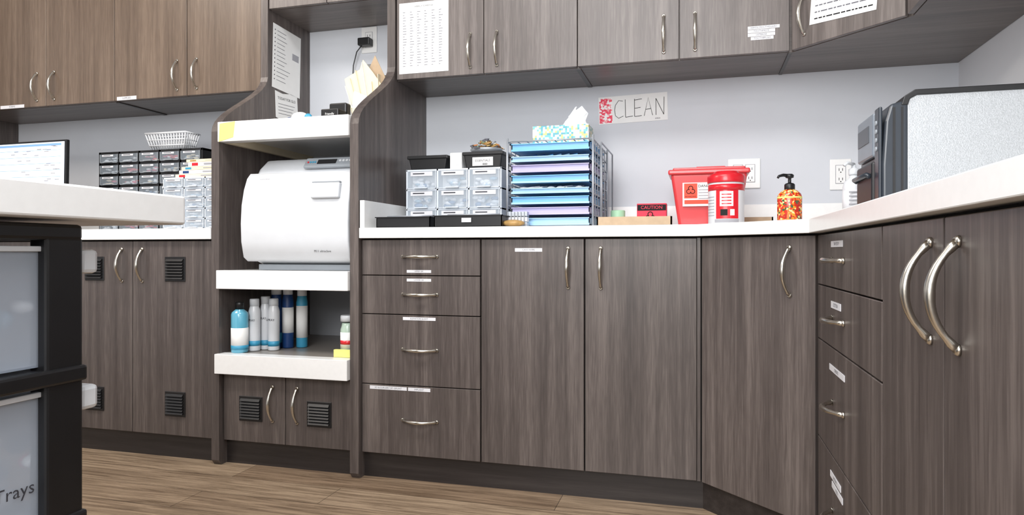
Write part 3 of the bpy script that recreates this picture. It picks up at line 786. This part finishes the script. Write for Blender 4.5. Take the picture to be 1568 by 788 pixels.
# soap dispenser
b = B('soap_dispenser'); M = T(.277, 2.30, ZC+.0005)
b.lathe([(.034, 0), (.037, .004), (.037, .085), (.034, .096), (.024, .106), (.014, .112)], SOAPP, M, sx=1.0, sy=.8)
b.lathe([(.0373, .006), (.0373, .014)], RED, M, sy=.8); b.lathe([(.0373, .082), (.0373, .087)], YEL, M, sy=.8)
b.lathe([(.015, .110), (.016, .112), (.016, .126), (.012, .130), (.005, .132), (.005, .146), (.012, .148), (.013, .156), (.008, .160)], BLACK, M)
b.tube([(0, 0, .154), (-.020, -.01, .156), (-.034, -.018, .152), (-.037, -.019, .146)], [.006, .005, .004, .004], BLACK, M)
b.done()
b = B('disinfectant_bottle'); M = T(.443, 2.20, ZC+.0005)
b.lathe([(.028, 0), (.031, .004), (.031, .105), (.027, .120), (.013, .132), (.012, .145)], WPLAS, M)
b.lathe([(.0315, .03), (.0315, .095)], LABEL, M)
for i in range(4): b.box(-.020, .010, -.0335, -.0318, .05+.012*i, .054+.012*i, M=M, m=INKL)
b.lathe([(.014, .140), (.015, .143), (.015, .158), (.006, .162), (.004, .175)], WPLAS, M)
b.tube([(0, 0, .172), (-.02, -.012, .176), (-.030, -.017, .168)], .005, WPLAS, M); b.done()

# second steriliser (silver body, black front, facing the aisle)
b = B('countertop_sterilizer')
Y0, Y1 = 1.715, 1.930; Z0 = ZC+.012; ZT = 1.178
b.prism([(.455, Z0), (.455, ZT-.02), (.462, ZT-.006), (.475, ZT), (.895, ZT), (.895, Z0)], Y0, Y1, SILV, 'y', bev=.003)
b.prism([(.442, ZT-.024), (.448, ZT-.004), (.470, ZT+.010), (.899, ZT+.010), (.899, ZT-.002), (.474, ZT-.002), (.460, ZT-.010), (.456, ZT-.024)], Y0-.005, Y1+.005, BLACK, 'y', bev=.002)
FAS = mat('fascia_charcoal', (44, 50, 58), .3, noise=.08); FAS2 = mat('fascia_grey', (120, 128, 138), .3, noise=.05)
b.prism([(.404, Z0), (.404, 1.02), (.410, 1.12), (.420, 1.158), (.457, 1.166), (.457, Z0)], Y0-.003, Y1+.003, FAS, 'y', bev=.006, seg=3)
b.box(.425, .430, Y0-.005, Y0-.002, Z0+.01, 1.15, BLACK); b.box(.442, .446, Y0-.005, Y0-.002, Z0+.01, 1.15, BLACK)
FX = Matrix(((0, 1, 0, .404), (-1, 0, 0, (Y0+Y1)/2), (0, 0, 1, 0), (0, 0, 0, 1)))
b.box(-.104, .055, -.008, .004, 1.045, 1.150, FAS2, FX, bev=.006)
b.box(-.092, .02, -.0095, -.008, 1.085, 1.125, FAS, FX)
b.box(-.104, .055, -.010, .002, .925, 1.035, BLACK, FX, bev=.008)
b.tube([(-.092, -.010, 1.00), (-.092, -.018, 1.005), (.04, -.018, 1.005), (.04, -.010, 1.00)], .006, FAS, FX)
b.box(.062, .104, -.006, .002, .925, 1.155, FAS, FX, bev=.008)
for k in range(4): b.lathe([(.006, 0), (.005, .003)], GPLAS, FX @ T(.083, -.006, 1.06+.02*k) @ RX(90), seg=12)
for x in (.48, .86):
    for y in (Y0+.02, Y1-.04): b.lathe([(.012, 0), (.012, .0115)], BLACK, T(x, y+.01, ZC+.0005), seg=12)
b.box(.465, .89, Y0-.0015, Y0, Z0+.0, Z0+.010, BLACK)
b.done()

# ------------------------------------------------------------------ lights
def area(name, loc, size, sizey, power, target, col=(1, 1, 1)):
    l = bpy.data.lights.new(name, 'AREA'); l.shape = 'RECTANGLE'; l.size = size; l.size_y = sizey; l.energy = power; l.color = col
    o = bpy.data.objects.new(name, l); scene.collection.objects.link(o); o.location = loc
    d = Vector(target)-Vector(loc); o.rotation_euler = d.to_track_quat('-Z', 'Y').to_euler(); return o
area('ceiling_fill', (-0.5, 0.9, 2.72), 1.2, 0.6, 36, (-0.5, 1.0, 0), (1, 1, 1))  # this and the next two: unseen overhead panels, added to light the room
area('ceiling_fill', (-2.7, 1.0, 2.72), 1.2, 0.6, 42, (-2.7, 1.2, 0), (1, .91, .82))
area('ceiling_fill', (-0.5, -1.2, 2.72), 1.2, 0.6, 36, (-0.5, -1.2, 0), (1, 1, 1))
area('bounce_fill', (-0.4, -1.2, 1.8), 1.5, 1.3, 76, (-0.5, 2.5, 1.3), (1, 1, 1))  # unseen fill added behind the camera, standing in for bounced flash
w = bpy.data.worlds.new('world'); scene.world = w; w.use_nodes = True
bg = w.node_tree.nodes['Background']; bg.inputs[0].default_value = (1.0, 0.99, .98, 1); bg.inputs[1].default_value = 1.0

# ------------------------------------------------------------------ camera
cam = bpy.data.cameras.new('camera'); co = bpy.data.objects.new('camera', cam); scene.collection.objects.link(co)
cam.sensor_width = 36; cam.lens = 1033/1568*36; cam.shift_y = -8/1568; cam.clip_start = 0.02
co.location = (0, 0, 0.82); co.rotation_euler = (math.radians(90), 0, math.radians(15.5))
scene.camera = co
